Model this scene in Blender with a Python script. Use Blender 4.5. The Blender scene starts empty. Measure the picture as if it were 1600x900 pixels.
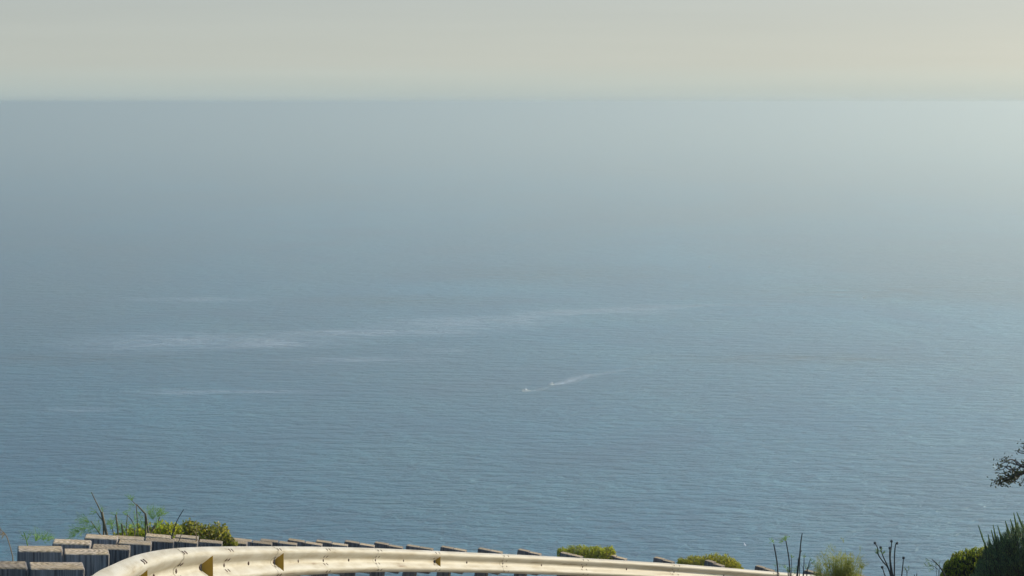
import bpy, math, random
from mathutils import Vector, Matrix
R = random.Random(7)
PI = math.pi
scene = bpy.context.scene
COL = scene.collection
H = 250.0                      # eye height above the sea
F = 3800.0                     # focal length in pixels of the 1600 px wide photograph
PITCH = math.atan((450 - 160) / F)

# ------------------------------------------------------------------ camera
cam_d = bpy.data.cameras.new('camera')
cam = bpy.data.objects.new('camera', cam_d)
COL.objects.link(cam)
cam.location = (0, 0, H)
cam.rotation_euler = (PI / 2 - PITCH, 0, 0)
cam_d.sensor_width = 36
cam_d.lens = 36 * F / 1600
cam_d.clip_start = 0.1
cam_d.clip_end = 400000
scene.camera = cam

# ------------------------------------------------------------------ sky, sun, exposure
SUN_AZ = 62.0                  # degrees from the view direction (+Y) towards +X
SUN_EL = 23.0
SKY_STRENGTH = 0.125
HAZE_DENSITY = 0.00027
world = bpy.data.worlds.new("World")
scene.world = world
world.use_nodes = True
wn = world.node_tree.nodes
wl = world.node_tree.links
wn.clear()
w_out = wn.new('ShaderNodeOutputWorld')
w_bg = wn.new('ShaderNodeBackground')
w_sky = wn.new('ShaderNodeTexSky')
w_sky.sky_type = 'NISHITA'
w_sky.sun_disc = False
w_sky.sun_elevation = math.radians(SUN_EL)
w_sky.sun_rotation = math.radians(SUN_AZ)
w_sky.altitude = 250
w_sky.air_density = 1.0
w_sky.dust_density = 2.0
w_sky.ozone_density = 1.5
w_mix = wn.new('ShaderNodeMix')
w_mix.data_type = 'RGBA'
w_mix.blend_type = 'MULTIPLY'
w_mix.inputs[0].default_value = 1.0
w_ramp = wn.new('ShaderNodeValToRGB')      # sea haze layer: the lowest degrees of sky are duller
w_tc = wn.new('ShaderNodeTexCoord')
w_sep = wn.new('ShaderNodeSeparateXYZ')
wl.new(w_tc.outputs['Generated'], w_sep.inputs[0])
wl.new(w_sep.outputs['Z'], w_ramp.inputs[0])
er = w_ramp.color_ramp
er.elements[0].position = 0.0
er.elements[0].color = (0.84, 1.01, 1.25, 1)
er.elements[1].position = 0.30
er.elements[1].color = (0.57, 0.76, 0.99, 1)
e = er.elements.new(0.005); e.color = (0.90, 1.04, 1.23, 1)
e = er.elements.new(0.011); e.color = (0.93, 1.04, 1.21, 1)
e = er.elements.new(0.016); e.color = (0.92, 0.99, 1.14, 1)
e = er.elements.new(0.045); e.color = (0.76, 0.81, 0.97, 1)
w_k = wn.new('ShaderNodeMix')               # thick even sea air low over the horizon evens the sky out
w_k.data_type = 'RGBA'
w_f = wn.new('ShaderNodeMapRange')
w_f.inputs[1].default_value = 0.035; w_f.inputs[2].default_value = 0.12
w_f.inputs[3].default_value = 0.68; w_f.inputs[4].default_value = 0.0
wl.new(w_sep.outputs['Z'], w_f.inputs[0])
wl.new(w_f.outputs[0], w_k.inputs[0])
wl.new(w_sky.outputs[0], w_k.inputs[6])
w_k.inputs[7].default_value = (2.95, 2.98, 2.42, 1)
wl.new(w_k.outputs[2], w_mix.inputs[6])
wl.new(w_ramp.outputs[0], w_mix.inputs[7])
w_map = wn.new('ShaderNodeMapping')         # faint uneven veils in the sea air
w_map.inputs['Scale'].default_value = (7, 7, 150)
w_no = wn.new('ShaderNodeTexNoise')
w_no.inputs['Scale'].default_value = 1.0; w_no.inputs['Detail'].default_value = 4
wl.new(w_tc.outputs['Generated'], w_map.inputs[0]); wl.new(w_map.outputs[0], w_no.inputs['Vector'])
w_ma = wn.new('ShaderNodeMath'); w_ma.operation = 'MULTIPLY_ADD'
w_ma.inputs[1].default_value = 0.08; w_ma.inputs[2].default_value = 0.96
wl.new(w_no.outputs['Fac'], w_ma.inputs[0])
w_sc = wn.new('ShaderNodeVectorMath'); w_sc.operation = 'SCALE'
wl.new(w_mix.outputs[2], w_sc.inputs[0]); wl.new(w_ma.outputs[0], w_sc.inputs['Scale'])
wl.new(w_sc.outputs[0], w_bg.inputs[0])
wl.new(w_bg.outputs[0], w_out.inputs[0])
w_bg.inputs[1].default_value = SKY_STRENGTH

sun_d = bpy.data.lights.new('sun', 'SUN')
sun_d.energy = 3.0
sun_d.angle = math.radians(0.5)
sun_d.color = (1.0, 0.87, 0.70)
sun = bpy.data.objects.new('sun', sun_d)
COL.objects.link(sun)
az, el = math.radians(SUN_AZ), math.radians(SUN_EL)
sdir = Vector((math.sin(az) * math.cos(el), math.cos(az) * math.cos(el), math.sin(el)))
sun.rotation_euler = sdir.to_track_quat('Z', 'Y').to_euler()
sun.location = (30, 10, H + 5)

scene.view_settings.view_transform = 'Standard'
scene.view_settings.look = 'None'
scene.view_settings.exposure = 0.62
scene.view_settings.gamma = 1
scene.view_settings.use_curve_mapping = False
scene.cycles.use_denoising = True
scene.cycles.max_bounces = 8
scene.cycles.volume_bounces = 1
scene.cycles.transparent_max_bounces = 16


# ------------------------------------------------------------------ helpers
def P(x, y, D):
    """photo pixel at horizontal distance D in front of the camera -> world point"""
    u, v = (x - 800) / F, (450 - y) / F
    fy = math.cos(PITCH) + v * math.sin(PITCH)
    fz = -math.sin(PITCH) + v * math.cos(PITCH)
    k = D / fy
    return Vector((u * k, D, H + fz * k))


class MB:
    def __init__(s):
        s.v, s.f, s.uv = [], [], None

    def add(s, vs, fs):
        b = len(s.v)
        s.v.extend([tuple(p) for p in vs])
        s.f.extend([tuple(i + b for i in q) for q in fs])

    def tube(s, pts, rad, n=6, cap=True):
        pts = [Vector(p) for p in pts]
        if not isinstance(rad, (list, tuple)):
            rad = [rad] * len(pts)
        b = len(s.v)
        for i, p in enumerate(pts):
            t = (pts[min(i + 1, len(pts) - 1)] - pts[max(i - 1, 0)])
            if t.length < 1e-9:
                t = Vector((0, 0, 1))
            t.normalize()
            a = t.cross(Vector((0, 1, 0.1)))
            if a.length < 1e-3:
                a = t.cross(Vector((1, 0, 0)))
            a.normalize()
            c = t.cross(a)
            for k in range(n):
                an = 2 * PI * k / n
                s.v.append(tuple(p + rad[i] * (math.cos(an) * a + math.sin(an) * c)))
        for i in range(len(pts) - 1):
            for k in range(n):
                k2 = (k + 1) % n
                s.f.append((b + i * n + k, b + i * n + k2, b + (i + 1) * n + k2, b + (i + 1) * n + k))
        if cap:
            s.f.append(tuple(b + k for k in range(n))[::-1])
            s.f.append(tuple(b + (len(pts) - 1) * n + k for k in range(n)))

    def box(s, c, ax, ay, az_, hx, hy, hz, bev=0.0):
        """bevelled box: centre, three unit axes, three half sizes"""
        c = Vector(c)
        h = (hx, hy, hz)
        A = (ax, ay, az_)
        def pt(sx, sy, sz, dx, dy, dz):
            return c + ax * (sx * (hx - dx)) + ay * (sy * (hy - dy)) + az_ * (sz * (hz - dz))
        if bev <= 0:
            vs = [pt(x, y, z, 0, 0, 0) for x in (-1, 1) for y in (-1, 1) for z in (-1, 1)]
            s.add(vs, [(0, 1, 3, 2), (4, 6, 7, 5), (0, 4, 5, 1), (2, 3, 7, 6), (0, 2, 6, 4), (1, 5, 7, 3)])
            return
        vs, idx = [], {}
        for x in (-1, 1):
            for y in (-1, 1):
                for z in (-1, 1):
                    for k in range(3):
                        d = [bev] * 3
                        d[k] = 0
                        idx[(x, y, z, k)] = len(vs)
                        vs.append(pt(x, y, z, *d))
        fs = []
        for k in range(3):
            o = [i for i in range(3) if i != k]
            for sg in (-1, 1):
                q = []
                for (a, b_) in ((-1, -1), (1, -1), (1, 1), (-1, 1)):
                    t = [0, 0, 0]; t[k] = sg; t[o[0]] = a; t[o[1]] = b_
                    q.append(idx[(t[0], t[1], t[2], k)])
                fs.append(tuple(q))
        for k in range(3):          # edges along axis k
            o = [i for i in range(3) if i != k]
            for a in (-1, 1):
                for b_ in (-1, 1):
                    t0 = [0, 0, 0]; t0[k] = -1; t0[o[0]] = a; t0[o[1]] = b_
                    t1 = list(t0); t1[k] = 1
                    fs.append((idx[(*t0, o[0])], idx[(*t0, o[1])], idx[(*t1, o[1])], idx[(*t1, o[0])]))
        for x in (-1, 1):
            for y in (-1, 1):
                for z in (-1, 1):
                    fs.append((idx[(x, y, z, 0)], idx[(x, y, z, 1)], idx[(x, y, z, 2)]))
        s.add(vs, fs)

    def leaf(s, p, d, side, L, W):
        p = Vector(p)
        m = p + d * (L * 0.5)
        s.add([p, m + side * (W * 0.5), p + d * L, m - side * (W * 0.5)], [(0, 1, 2, 3)])

    def build(s, name, mat, parent=None, smooth=False, fix=False, origin=None):
        me = bpy.data.meshes.new(name)
        vs = s.v
        o = bpy.data.objects.new(name, me)
        loc = Vector((0, 0, 0))
        if parent is not None:
            inv = parent.matrix_world.inverted() if False else Matrix.Translation(-WLOC[parent.name])
            vs = [tuple(inv @ Vector(v)) for v in vs]
            WLOC[o.name] = WLOC[parent.name]
        elif origin is not None:
            loc = Vector(origin)
            vs = [tuple(Vector(v) - loc) for v in vs]
            WLOC[o.name] = loc
        else:
            WLOC[o.name] = loc
        me.from_pydata(vs, [], s.f)
        if s.uv is not None:
            ul = me.uv_layers.new(name='UVMap')
            for lp in me.loops:
                ul.data[lp.index].uv = s.uv[lp.vertex_index]
        me.materials.append(mat)
        if fix:
            import bmesh
            bm = bmesh.new(); bm.from_mesh(me)
            bmesh.ops.recalc_face_normals(bm, faces=bm.faces)
            bm.to_mesh(me); bm.free()
        if smooth:
            for pl in me.polygons:
                pl.use_smooth = True
        o.location = loc
        COL.objects.link(o)
        if parent is not None:
            o.parent = parent
        return o


WLOC = {}


def tag(o, label, cat, group=None):
    o['label'] = label
    o['category'] = cat
    if group:
        o['group'] = group
    return o


def thing(name, label, cat, loc, group=None):
    o = bpy.data.objects.new(name, None)
    o.empty_display_size = 0.2
    o.location = loc
    COL.objects.link(o)
    WLOC[o.name] = Vector(loc)
    return tag(o, label, cat, group)


def rnd_dir(r=R):
    while True:
        v = Vector((r.uniform(-1, 1), r.uniform(-1, 1), r.uniform(-1, 1)))
        if 0.05 < v.length < 1:
            return v.normalized()


# ------------------------------------------------------------------ materials
def mat(name):
    m = bpy.data.materials.new(name)
    m.use_nodes = True
    nt = m.node_tree
    nt.nodes.clear()
    out = nt.nodes.new('ShaderNodeOutputMaterial')
    return m, nt, out


def N(nt, t, **kw):
    n = nt.nodes.new(t)
    for k, v in kw.items():
        setattr(n, k, v)
    return n


def ramp(nt, src, stops):
    r = N(nt, 'ShaderNodeValToRGB')
    r.color_ramp.elements[0].position = stops[0][0]
    r.color_ramp.elements[0].color = (*stops[0][1], 1)
    r.color_ramp.elements[1].position = stops[-1][0]
    r.color_ramp.elements[1].color = (*stops[-1][1], 1)
    for p, c in stops[1:-1]:
        e_ = r.color_ramp.elements.new(p)
        e_.color = (*c, 1)
    nt.links.new(src, r.inputs[0])
    return r.outputs[0]


def noise(nt, vec, scale, detail=4, rough=0.55, dist=0.0):
    n = N(nt, 'ShaderNodeTexNoise')
    n.inputs['Scale'].default_value = scale
    n.inputs['Detail'].default_value = detail
    n.inputs['Roughness'].default_value = rough
    n.inputs['Distortion'].default_value = dist
    nt.links.new(vec, n.inputs['Vector'])
    return n.outputs['Fac']


def mapping(nt, vec, scale=(1, 1, 1), loc=(0, 0, 0), rot=(0, 0, 0)):
    m = N(nt, 'ShaderNodeMapping')
    m.inputs['Scale'].default_value = scale
    m.inputs['Location'].default_value = loc
    m.inputs['Rotation'].default_value = rot
    nt.links.new(vec, m.inputs['Vector'])
    return m.outputs[0]


def math_(nt, op, a, b=None, c=None, clamp=False):
    n = N(nt, 'ShaderNodeMath', operation=op)
    n.use_clamp = clamp
    for i, v in enumerate((a, b, c)):
        if v is None:
            continue
        if isinstance(v, (int, float)):
            n.inputs[i].default_value = v
        else:
            nt.links.new(v, n.inputs[i])
    return n.outputs[0]


def bump(nt, h, strength, dist):
    b = N(nt, 'ShaderNodeBump')
    b.inputs['Strength'].default_value = strength
    b.inputs['Distance'].default_value = dist
    nt.links.new(h, b.inputs['Height'])
    return b.outputs[0]


def simple(name, stops, scale=5, rough=0.7, metal=0.0, bumps=0.0, bdist=0.01, stretch=(1, 1, 1)):
    m, nt, out = mat(name)
    tc = N(nt, 'ShaderNodeTexCoord').outputs['Object']
    oi = N(nt, 'ShaderNodeObjectInfo').outputs['Random']
    add = N(nt, 'ShaderNodeVectorMath', operation='ADD')
    sc = math_(nt, 'MULTIPLY', oi, 37.0)
    nt.links.new(tc, add.inputs[0]); nt.links.new(sc, add.inputs[1])
    v = mapping(nt, add.outputs[0], stretch)
    f = noise(nt, v, scale, 5, 0.6)
    b = N(nt, 'ShaderNodeBsdfPrincipled')
    nt.links.new(ramp(nt, f, stops), b.inputs['Base Color'])
    b.inputs['Roughness'].default_value = rough
    b.inputs['Metallic'].default_value = metal
    if bumps:
        nt.links.new(bump(nt, f, bumps, bdist), b.inputs['Normal'])
    nt.links.new(b.outputs[0], out.inputs[0])
    return m


def leaf_mat(name, cols, trans=0.45, scale=6.0, rough=0.5):
    """cols: ramp stops; every leaf of a plant picks its tint from noise along the plant"""
    m, nt, out = mat(name)
    tc = N(nt, 'ShaderNodeTexCoord').outputs['Object']
    geo = N(nt, 'ShaderNodeNewGeometry').outputs['Random Per Island']
    f = noise(nt, tc, scale, 3, 0.6)
    s = math_(nt, 'ADD', math_(nt, 'MULTIPLY', f, 0.6), math_(nt, 'MULTIPLY', geo, 0.4))
    c = ramp(nt, s, cols)
    b = N(nt, 'ShaderNodeBsdfPrincipled')
    b.inputs['Roughness'].default_value = rough
    b.inputs['Specular IOR Level'].default_value = 0.3
    nt.links.new(c, b.inputs['Base Color'])
    t = N(nt, 'ShaderNodeBsdfTranslucent')
    hs = N(nt, 'ShaderNodeHueSaturation')
    hs.inputs['Value'].default_value = 1.5
    nt.links.new(c, hs.inputs['Color'])
    nt.links.new(hs.outputs[0], t.inputs['Color'])
    mx = N(nt, 'ShaderNodeMixShader')
    mx.inputs[0].default_value = trans
    nt.links.new(b.outputs[0], mx.inputs[1]); nt.links.new(t.outputs[0], mx.inputs[2])
    nt.links.new(mx.outputs[0], out.inputs[0])
    return m


def water_mat():
    m, nt, out = mat('sea_water')
    tc = N(nt, 'ShaderNodeTexCoord').outputs['Object']
    L = nt.links
    # swell and chop, crests lying across the view
    h1 = noise(nt, mapping(nt, tc, (0.030, 0.060, 1), (3, 7, 0), (0, 0, 0.10)), 1.0, 3, 0.5, 0.3)
    h2 = noise(nt, mapping(nt, tc, (0.10, 0.17, 1), (11, 3, 0), (0, 0, -0.16)), 1.0, 3, 0.55, 0.4)
    h3 = noise(nt, mapping(nt, tc, (0.42, 0.60, 1), (1, 9, 0), (0, 0, 0.25)), 1.0, 3, 0.6, 0.2)
    hh = math_(nt, 'ADD', math_(nt, 'MULTIPLY', h1, 4.0), math_(nt, 'MULTIPLY', h2, 1.9))
    hh = math_(nt, 'ADD', hh, math_(nt, 'MULTIPLY', h3, 0.5))
    # gust patches and long slicks
    g1 = noise(nt, mapping(nt, tc, (0.0011, 0.00035, 1), (2, 0.4, 0), (0, 0, 0.15)), 1.0, 4, 0.55, 0.6)
    g2 = noise(nt, mapping(nt, tc, (0.006, 0.0040, 1), (5, 1.4, 0), (0, 0, 0.2)), 1.0, 5, 0.6, 0.5)
    fine = noise(nt, mapping(nt, tc, (0.05, 0.10, 1), (31, 3, 0)), 1.0, 4, 0.6)
    # slick patches at their places on the sea
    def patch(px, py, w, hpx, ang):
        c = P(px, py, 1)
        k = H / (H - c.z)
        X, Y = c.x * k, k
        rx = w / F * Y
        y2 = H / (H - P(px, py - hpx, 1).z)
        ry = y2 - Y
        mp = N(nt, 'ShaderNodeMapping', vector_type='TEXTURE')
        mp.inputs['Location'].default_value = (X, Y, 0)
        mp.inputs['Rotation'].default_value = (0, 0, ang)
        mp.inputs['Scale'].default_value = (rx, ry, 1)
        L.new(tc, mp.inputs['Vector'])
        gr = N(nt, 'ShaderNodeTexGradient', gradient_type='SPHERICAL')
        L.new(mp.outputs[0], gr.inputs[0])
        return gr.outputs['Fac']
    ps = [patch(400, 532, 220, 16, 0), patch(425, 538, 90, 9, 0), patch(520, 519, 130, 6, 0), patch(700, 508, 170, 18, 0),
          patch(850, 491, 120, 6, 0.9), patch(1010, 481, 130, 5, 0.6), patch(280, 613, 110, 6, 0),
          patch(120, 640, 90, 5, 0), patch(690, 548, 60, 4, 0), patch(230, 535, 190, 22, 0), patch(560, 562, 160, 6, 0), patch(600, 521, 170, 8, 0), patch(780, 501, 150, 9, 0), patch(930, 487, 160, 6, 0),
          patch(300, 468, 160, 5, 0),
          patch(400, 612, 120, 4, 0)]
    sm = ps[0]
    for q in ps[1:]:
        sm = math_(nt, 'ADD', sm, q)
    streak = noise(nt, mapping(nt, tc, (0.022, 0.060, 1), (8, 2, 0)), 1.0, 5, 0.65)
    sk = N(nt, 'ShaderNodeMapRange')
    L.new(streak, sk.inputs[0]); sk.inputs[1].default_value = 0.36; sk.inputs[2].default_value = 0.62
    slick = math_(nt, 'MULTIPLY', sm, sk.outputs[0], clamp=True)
    hh = math_(nt, 'MULTIPLY', hh, 1.7)
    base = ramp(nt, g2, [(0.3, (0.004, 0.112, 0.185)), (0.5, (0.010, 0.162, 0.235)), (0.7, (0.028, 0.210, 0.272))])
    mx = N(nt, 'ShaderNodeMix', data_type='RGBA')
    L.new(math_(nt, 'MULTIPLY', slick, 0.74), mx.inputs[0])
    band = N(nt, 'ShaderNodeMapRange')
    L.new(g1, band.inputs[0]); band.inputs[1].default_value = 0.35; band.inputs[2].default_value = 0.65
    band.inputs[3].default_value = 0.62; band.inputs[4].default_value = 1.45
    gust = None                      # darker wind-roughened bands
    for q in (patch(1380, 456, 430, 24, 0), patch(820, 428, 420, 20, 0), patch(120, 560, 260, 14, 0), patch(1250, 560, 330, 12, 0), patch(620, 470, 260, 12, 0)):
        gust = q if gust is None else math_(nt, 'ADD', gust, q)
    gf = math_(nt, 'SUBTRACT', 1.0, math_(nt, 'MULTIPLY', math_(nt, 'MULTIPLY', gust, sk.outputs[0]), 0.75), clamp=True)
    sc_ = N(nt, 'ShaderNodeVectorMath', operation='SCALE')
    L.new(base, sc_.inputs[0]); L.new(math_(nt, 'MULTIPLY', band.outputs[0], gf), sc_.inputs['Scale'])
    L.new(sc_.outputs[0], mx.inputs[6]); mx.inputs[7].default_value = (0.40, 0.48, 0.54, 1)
    b = N(nt, 'ShaderNodeBsdfPrincipled')
    L.new(mx.outputs[2], b.inputs['Base Color'])
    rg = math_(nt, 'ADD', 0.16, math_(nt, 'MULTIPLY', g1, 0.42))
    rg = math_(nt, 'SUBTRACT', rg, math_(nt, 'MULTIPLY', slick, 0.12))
    L.new(rg, b.inputs['Roughness'])
    b.inputs['IOR'].default_value = 1.33
    bs = N(nt, 'ShaderNodeBump')
    bs.inputs['Distance'].default_value = 1.0
    st = math_(nt, 'ADD', 0.5, math_(nt, 'MULTIPLY', g2, 2.2))
    L.new(st, bs.inputs['Strength'])
    L.new(hh, bs.inputs['Height'])
    L.new(bs.outputs[0], b.inputs['Normal'])
    L.new(b.outputs[0], out.inputs[0])
    return m


def foam_mat(name, strength):
    """foam and smoothed water of a wake: torn edges, thinning out with age"""
    m, nt, out = mat(name)
    L = nt.links
    uv = N(nt, 'ShaderNodeTexCoord').outputs['UV']
    ob = N(nt, 'ShaderNodeTexCoord').outputs['Object']
    sp = N(nt, 'ShaderNodeSeparateXYZ'); L.new(uv, sp.inputs[0])
    e1 = math_(nt, 'SUBTRACT', 1.0, math_(nt, 'ABSOLUTE', math_(nt, 'SUBTRACT', math_(nt, 'MULTIPLY', sp.outputs[1], 2.0), 1.0)))
    n = noise(nt, mapping(nt, ob, (0.10, 0.05, 1)), 1.0, 5, 0.65)
    n2 = noise(nt, mapping(nt, ob, (0.8, 0.4, 1)), 1.0, 4, 0.6)
    a = math_(nt, 'MULTIPLY', math_(nt, 'POWER', e1, 0.8), math_(nt, 'MULTIPLY_ADD', n, 2.6, -0.55, clamp=True))
    a = math_(nt, 'MULTIPLY', a, math_(nt, 'MULTIPLY_ADD', n2, 1.2, 0.2, clamp=True))
    age = math_(nt, 'SUBTRACT', 1.0, sp.outputs[0])
    a = math_(nt, 'MULTIPLY', a, math_(nt, 'MULTIPLY', age, strength), clamp=True)
    d = N(nt, 'ShaderNodeBsdfDiffuse'); d.inputs[0].default_value = (0.60, 0.70, 0.74, 1)
    t = N(nt, 'ShaderNodeBsdfTransparent')
    mx = N(nt, 'ShaderNodeMixShader')
    L.new(a, mx.inputs[0]); L.new(t.outputs[0], mx.inputs[1]); L.new(d.outputs[0], mx.inputs[2])
    L.new(mx.outputs[0], out.inputs[0])
    return m


def wood_mat(name, dark=1.0):
    """weathered grey-brown timber with grain lines, checks and end-grain rings"""
    m, nt, out = mat(name)
    L = nt.links
    tc = N(nt, 'ShaderNodeTexCoord').outputs['Generated']
    oi = N(nt, 'ShaderNodeObjectInfo').outputs['Random']
    nm = N(nt, 'ShaderNodeNewGeometry').outputs['True Normal']
    sp = N(nt, 'ShaderNodeSeparateXYZ'); L.new(nm, sp.inputs[0])
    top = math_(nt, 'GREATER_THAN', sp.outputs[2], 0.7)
    off = N(nt, 'ShaderNodeVectorMath', operation='ADD')
    L.new(tc, off.inputs[0]); L.new(math_(nt, 'MULTIPLY', oi, 23.0), off.inputs[1])
    # vertical grain on the sides
    gs = noise(nt, mapping(nt, off.outputs[0], (22, 22, 1.3)), 1.0, 5, 0.65, 0.3)
    # rings on the sawn top
    wv = N(nt, 'ShaderNodeTexWave', wave_type='RINGS', rings_direction='Z')
    wv.inputs['Scale'].default_value = 3.2
    wv.inputs['Distortion'].default_value = 5.0
    wv.inputs['Detail'].default_value = 3
    mpw = N(nt, 'ShaderNodeMapping')
    L.new(tc, mpw.inputs['Vector'])
    cmb = N(nt, 'ShaderNodeCombineXYZ')
    L.new(math_(nt, 'SUBTRACT', math_(nt, 'MULTIPLY', oi, 1.6), 1.6), cmb.inputs[0])
    L.new(math_(nt, 'SUBTRACT', math_(nt, 'FRACT', math_(nt, 'MULTIPLY', oi, 7.0)), 1.2), cmb.inputs[1])
    L.new(cmb.outputs[0], mpw.inputs['Location'])
    L.new(mpw.outputs[0], wv.inputs['Vector'])
    blotch = noise(nt, off.outputs[0], 2.6, 4, 0.6)
    topf = math_(nt, 'ADD', math_(nt, 'MULTIPLY', wv.outputs['Fac'], 0.12), math_(nt, 'MULTIPLY', noise(nt, mapping(nt, off.outputs[0], (4, 9, 4)), 2.2, 6, 0.8), 0.90))
    f = N(nt, 'ShaderNodeMix', data_type='FLOAT')
    L.new(top, f.inputs[0]); L.new(gs, f.inputs[2]); L.new(topf, f.inputs[3])
    k = dark
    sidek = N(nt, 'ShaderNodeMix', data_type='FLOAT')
    L.new(top, sidek.inputs[0]); sidek.inputs[2].default_value = 0.62; sidek.inputs[3].default_value = 1.35  # shade painted in: sides darkened, upward faces lightened in the colour itself
    c1 = ramp(nt, f.outputs[0], [(0.34, (0.07 * k, 0.052 * k, 0.034 * k)), (0.5, (0.30 * k, 0.23 * k, 0.130 * k)), (0.68, (0.50 * k, 0.405 * k, 0.265 * k))])
    hs = N(nt, 'ShaderNodeHueSaturation')
    L.new(math_(nt, 'MULTIPLY', math_(nt, 'MULTIPLY_ADD', blotch, 0.9, 0.6), math_(nt, 'MULTIPLY_ADD', top, 0.55, 0.45)), hs.inputs['Saturation'])  # sides also greyed towards their shaded look
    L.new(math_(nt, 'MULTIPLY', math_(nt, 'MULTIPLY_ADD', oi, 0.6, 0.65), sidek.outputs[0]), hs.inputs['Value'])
    L.new(c1, hs.inputs['Color'])
    b = N(nt, 'ShaderNodeBsdfPrincipled')
    b.inputs['Roughness'].default_value = 0.85
    L.new(hs.outputs[0], b.inputs['Base Color'])
    L.new(bump(nt, f.outputs[0], 0.6, 0.006), b.inputs['Normal'])
    L.new(b.outputs[0], out.inputs[0])
    return m


def metal_mat():
    """galvanised steel beam, dulled, with rust-brown grime streaks along it"""
    m, nt, out = mat('galvanised_beam')
    L = nt.links
    uv = N(nt, 'ShaderNodeTexCoord').outputs['UV']
    ob = N(nt, 'ShaderNodeTexCoord').outputs['Object']
    n1 = noise(nt, mapping(nt, uv, (1.2, 14, 1)), 1.0, 5, 0.6)
    n2 = noise(nt, mapping(nt, uv, (2.6, 9, 1), (4, 2, 0)), 1.0, 5, 0.65)
    n3 = noise(nt, mapping(nt, uv, (30, 90, 1)), 1.0, 3, 0.6)
    s = math_(nt, 'ADD', math_(nt, 'MULTIPLY', n1, 0.55), math_(nt, 'MULTIPLY', n2, 0.45))
    c = ramp(nt, s, [(0.32, (0.20, 0.14, 0.075)), (0.42, (0.39, 0.345, 0.235)), (0.56, (0.48, 0.45, 0.345)), (0.8, (0.52, 0.50, 0.42))])
    b = N(nt, 'ShaderNodeBsdfPrincipled')
    b.inputs['Metallic'].default_value = 0.1
    L.new(c, b.inputs['Base Color'])
    L.new(math_(nt, 'MULTIPLY_ADD', n2, 0.3, 0.48), b.inputs['Roughness'])
    b.inputs['Specular IOR Level'].default_value = 0.3
    L.new(bump(nt, math_(nt, 'ADD', n2, math_(nt, 'MULTIPLY', n3, 0.2)), 0.12, 0.004), b.inputs['Normal'])
    L.new(b.outputs[0], out.inputs[0])
    return m


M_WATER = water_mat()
M_WOOD = wood_mat('weathered_timber')
M_BEAM = metal_mat()
M_BOLT = simple('dark_bolt', [(0.3, (0.05, 0.035, 0.03)), (0.7, (0.16, 0.10, 0.07))], 40, 0.7, 0.4)  # dark brown bolt heads
M_HOLE = simple('dark_slot', [(0.3, (0.02, 0.02, 0.02)), (0.7, (0.05, 0.04, 0.035))], 40, 0.9)
M_YEL = simple('yellow_reflective_sheet', [(0.3, (0.36, 0.21, 0.004)), (0.7, (0.42, 0.26, 0.006))], 20, 0.35)
M_BRK = simple('reflector_bracket', [(0.3, (0.10, 0.12, 0.14)), (0.7, (0.2, 0.22, 0.24))], 30, 0.5, 0.6)
M_ASPH = simple('asphalt', [(0.3, (0.075, 0.073, 0.070)), (0.7, (0.115, 0.110, 0.100))], 30, 0.9, 0, 0.4, 0.01)
M_DIRT = simple('dry_earth', [(0.25, (0.20, 0.16, 0.11)), (0.5, (0.30, 0.25, 0.18)), (0.75, (0.42, 0.36, 0.27))], 1.3, 0.95, 0, 0.7, 0.1)
M_LINE = simple('road_paint', [(0.3, (0.6, 0.6, 0.56)), (0.7, (0.8, 0.8, 0.76))], 12, 0.7)
M_GREEN = leaf_mat('leaf_yellow_green', [(0.2, (0.13, 0.17, 0.012)), (0.5, (0.30, 0.34, 0.02)), (0.8, (0.46, 0.42, 0.04))])
M_MID = leaf_mat('leaf_mid_green', [(0.2, (0.07, 0.10, 0.02)), (0.5, (0.20, 0.22, 0.025)), (0.8, (0.40, 0.34, 0.05))])
M_FENNEL = leaf_mat('fennel_green', [(0.2, (0.12, 0.24, 0.06)), (0.8, (0.24, 0.36, 0.07))], 0.5)
M_DARK = leaf_mat('shrub_dark_green', [(0.2, (0.09, 0.155, 0.06)), (0.5, (0.15, 0.24, 0.085)), (0.8, (0.25, 0.32, 0.08))], 0.45)
M_STEM = simple('green_brown_stem', [(0.3, (0.10, 0.085, 0.04)), (0.7, (0.26, 0.20, 0.10))], 14, 0.8)
M_DSTEM = simple('dark_stem', [(0.3, (0.025, 0.030, 0.025)), (0.7, (0.055, 0.060, 0.045))], 14, 0.9)
M_BARK = simple('bark', [(0.3, (0.05, 0.04, 0.03)), (0.7, (0.12, 0.10, 0.08))], 12, 0.9, 0, 0.5, 0.02)
M_STRAW = leaf_mat('straw', [(0.2, (0.28, 0.21, 0.12)), (0.8, (0.42, 0.34, 0.2))], 0.4)
M_HULL = simple('white_hull', [(0.3, (0.82, 0.81, 0.74)), (0.7, (0.87, 0.86, 0.80))], 2, 0.35)
M_ORANGE = simple('cream_rub_rail', [(0.3, (0.75, 0.62, 0.36)), (0.7, (0.80, 0.68, 0.42))], 2, 0.5)
M_NAVY = simple('dark_clothing', [(0.3, (0.03, 0.04, 0.05)), (0.7, (0.06, 0.06, 0.07))], 6, 0.8)
M_BLACKM = simple('outboard_black', [(0.3, (0.02, 0.02, 0.02)), (0.7, (0.04, 0.04, 0.04))], 6, 0.4)
M_SAIL = simple('white_canopy', [(0.3, (0.76, 0.76, 0.74)), (0.7, (0.82, 0.82, 0.80))], 2, 0.6)
M_BIRD = simple('white_feather', [(0.3, (0.76, 0.76, 0.75)), (0.7, (0.85, 0.85, 0.84))], 20, 0.7)
M_GREYF = simple('grey_feather', [(0.3, (0.3, 0.3, 0.32)), (0.7, (0.4, 0.4, 0.42))], 20, 0.7)

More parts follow.
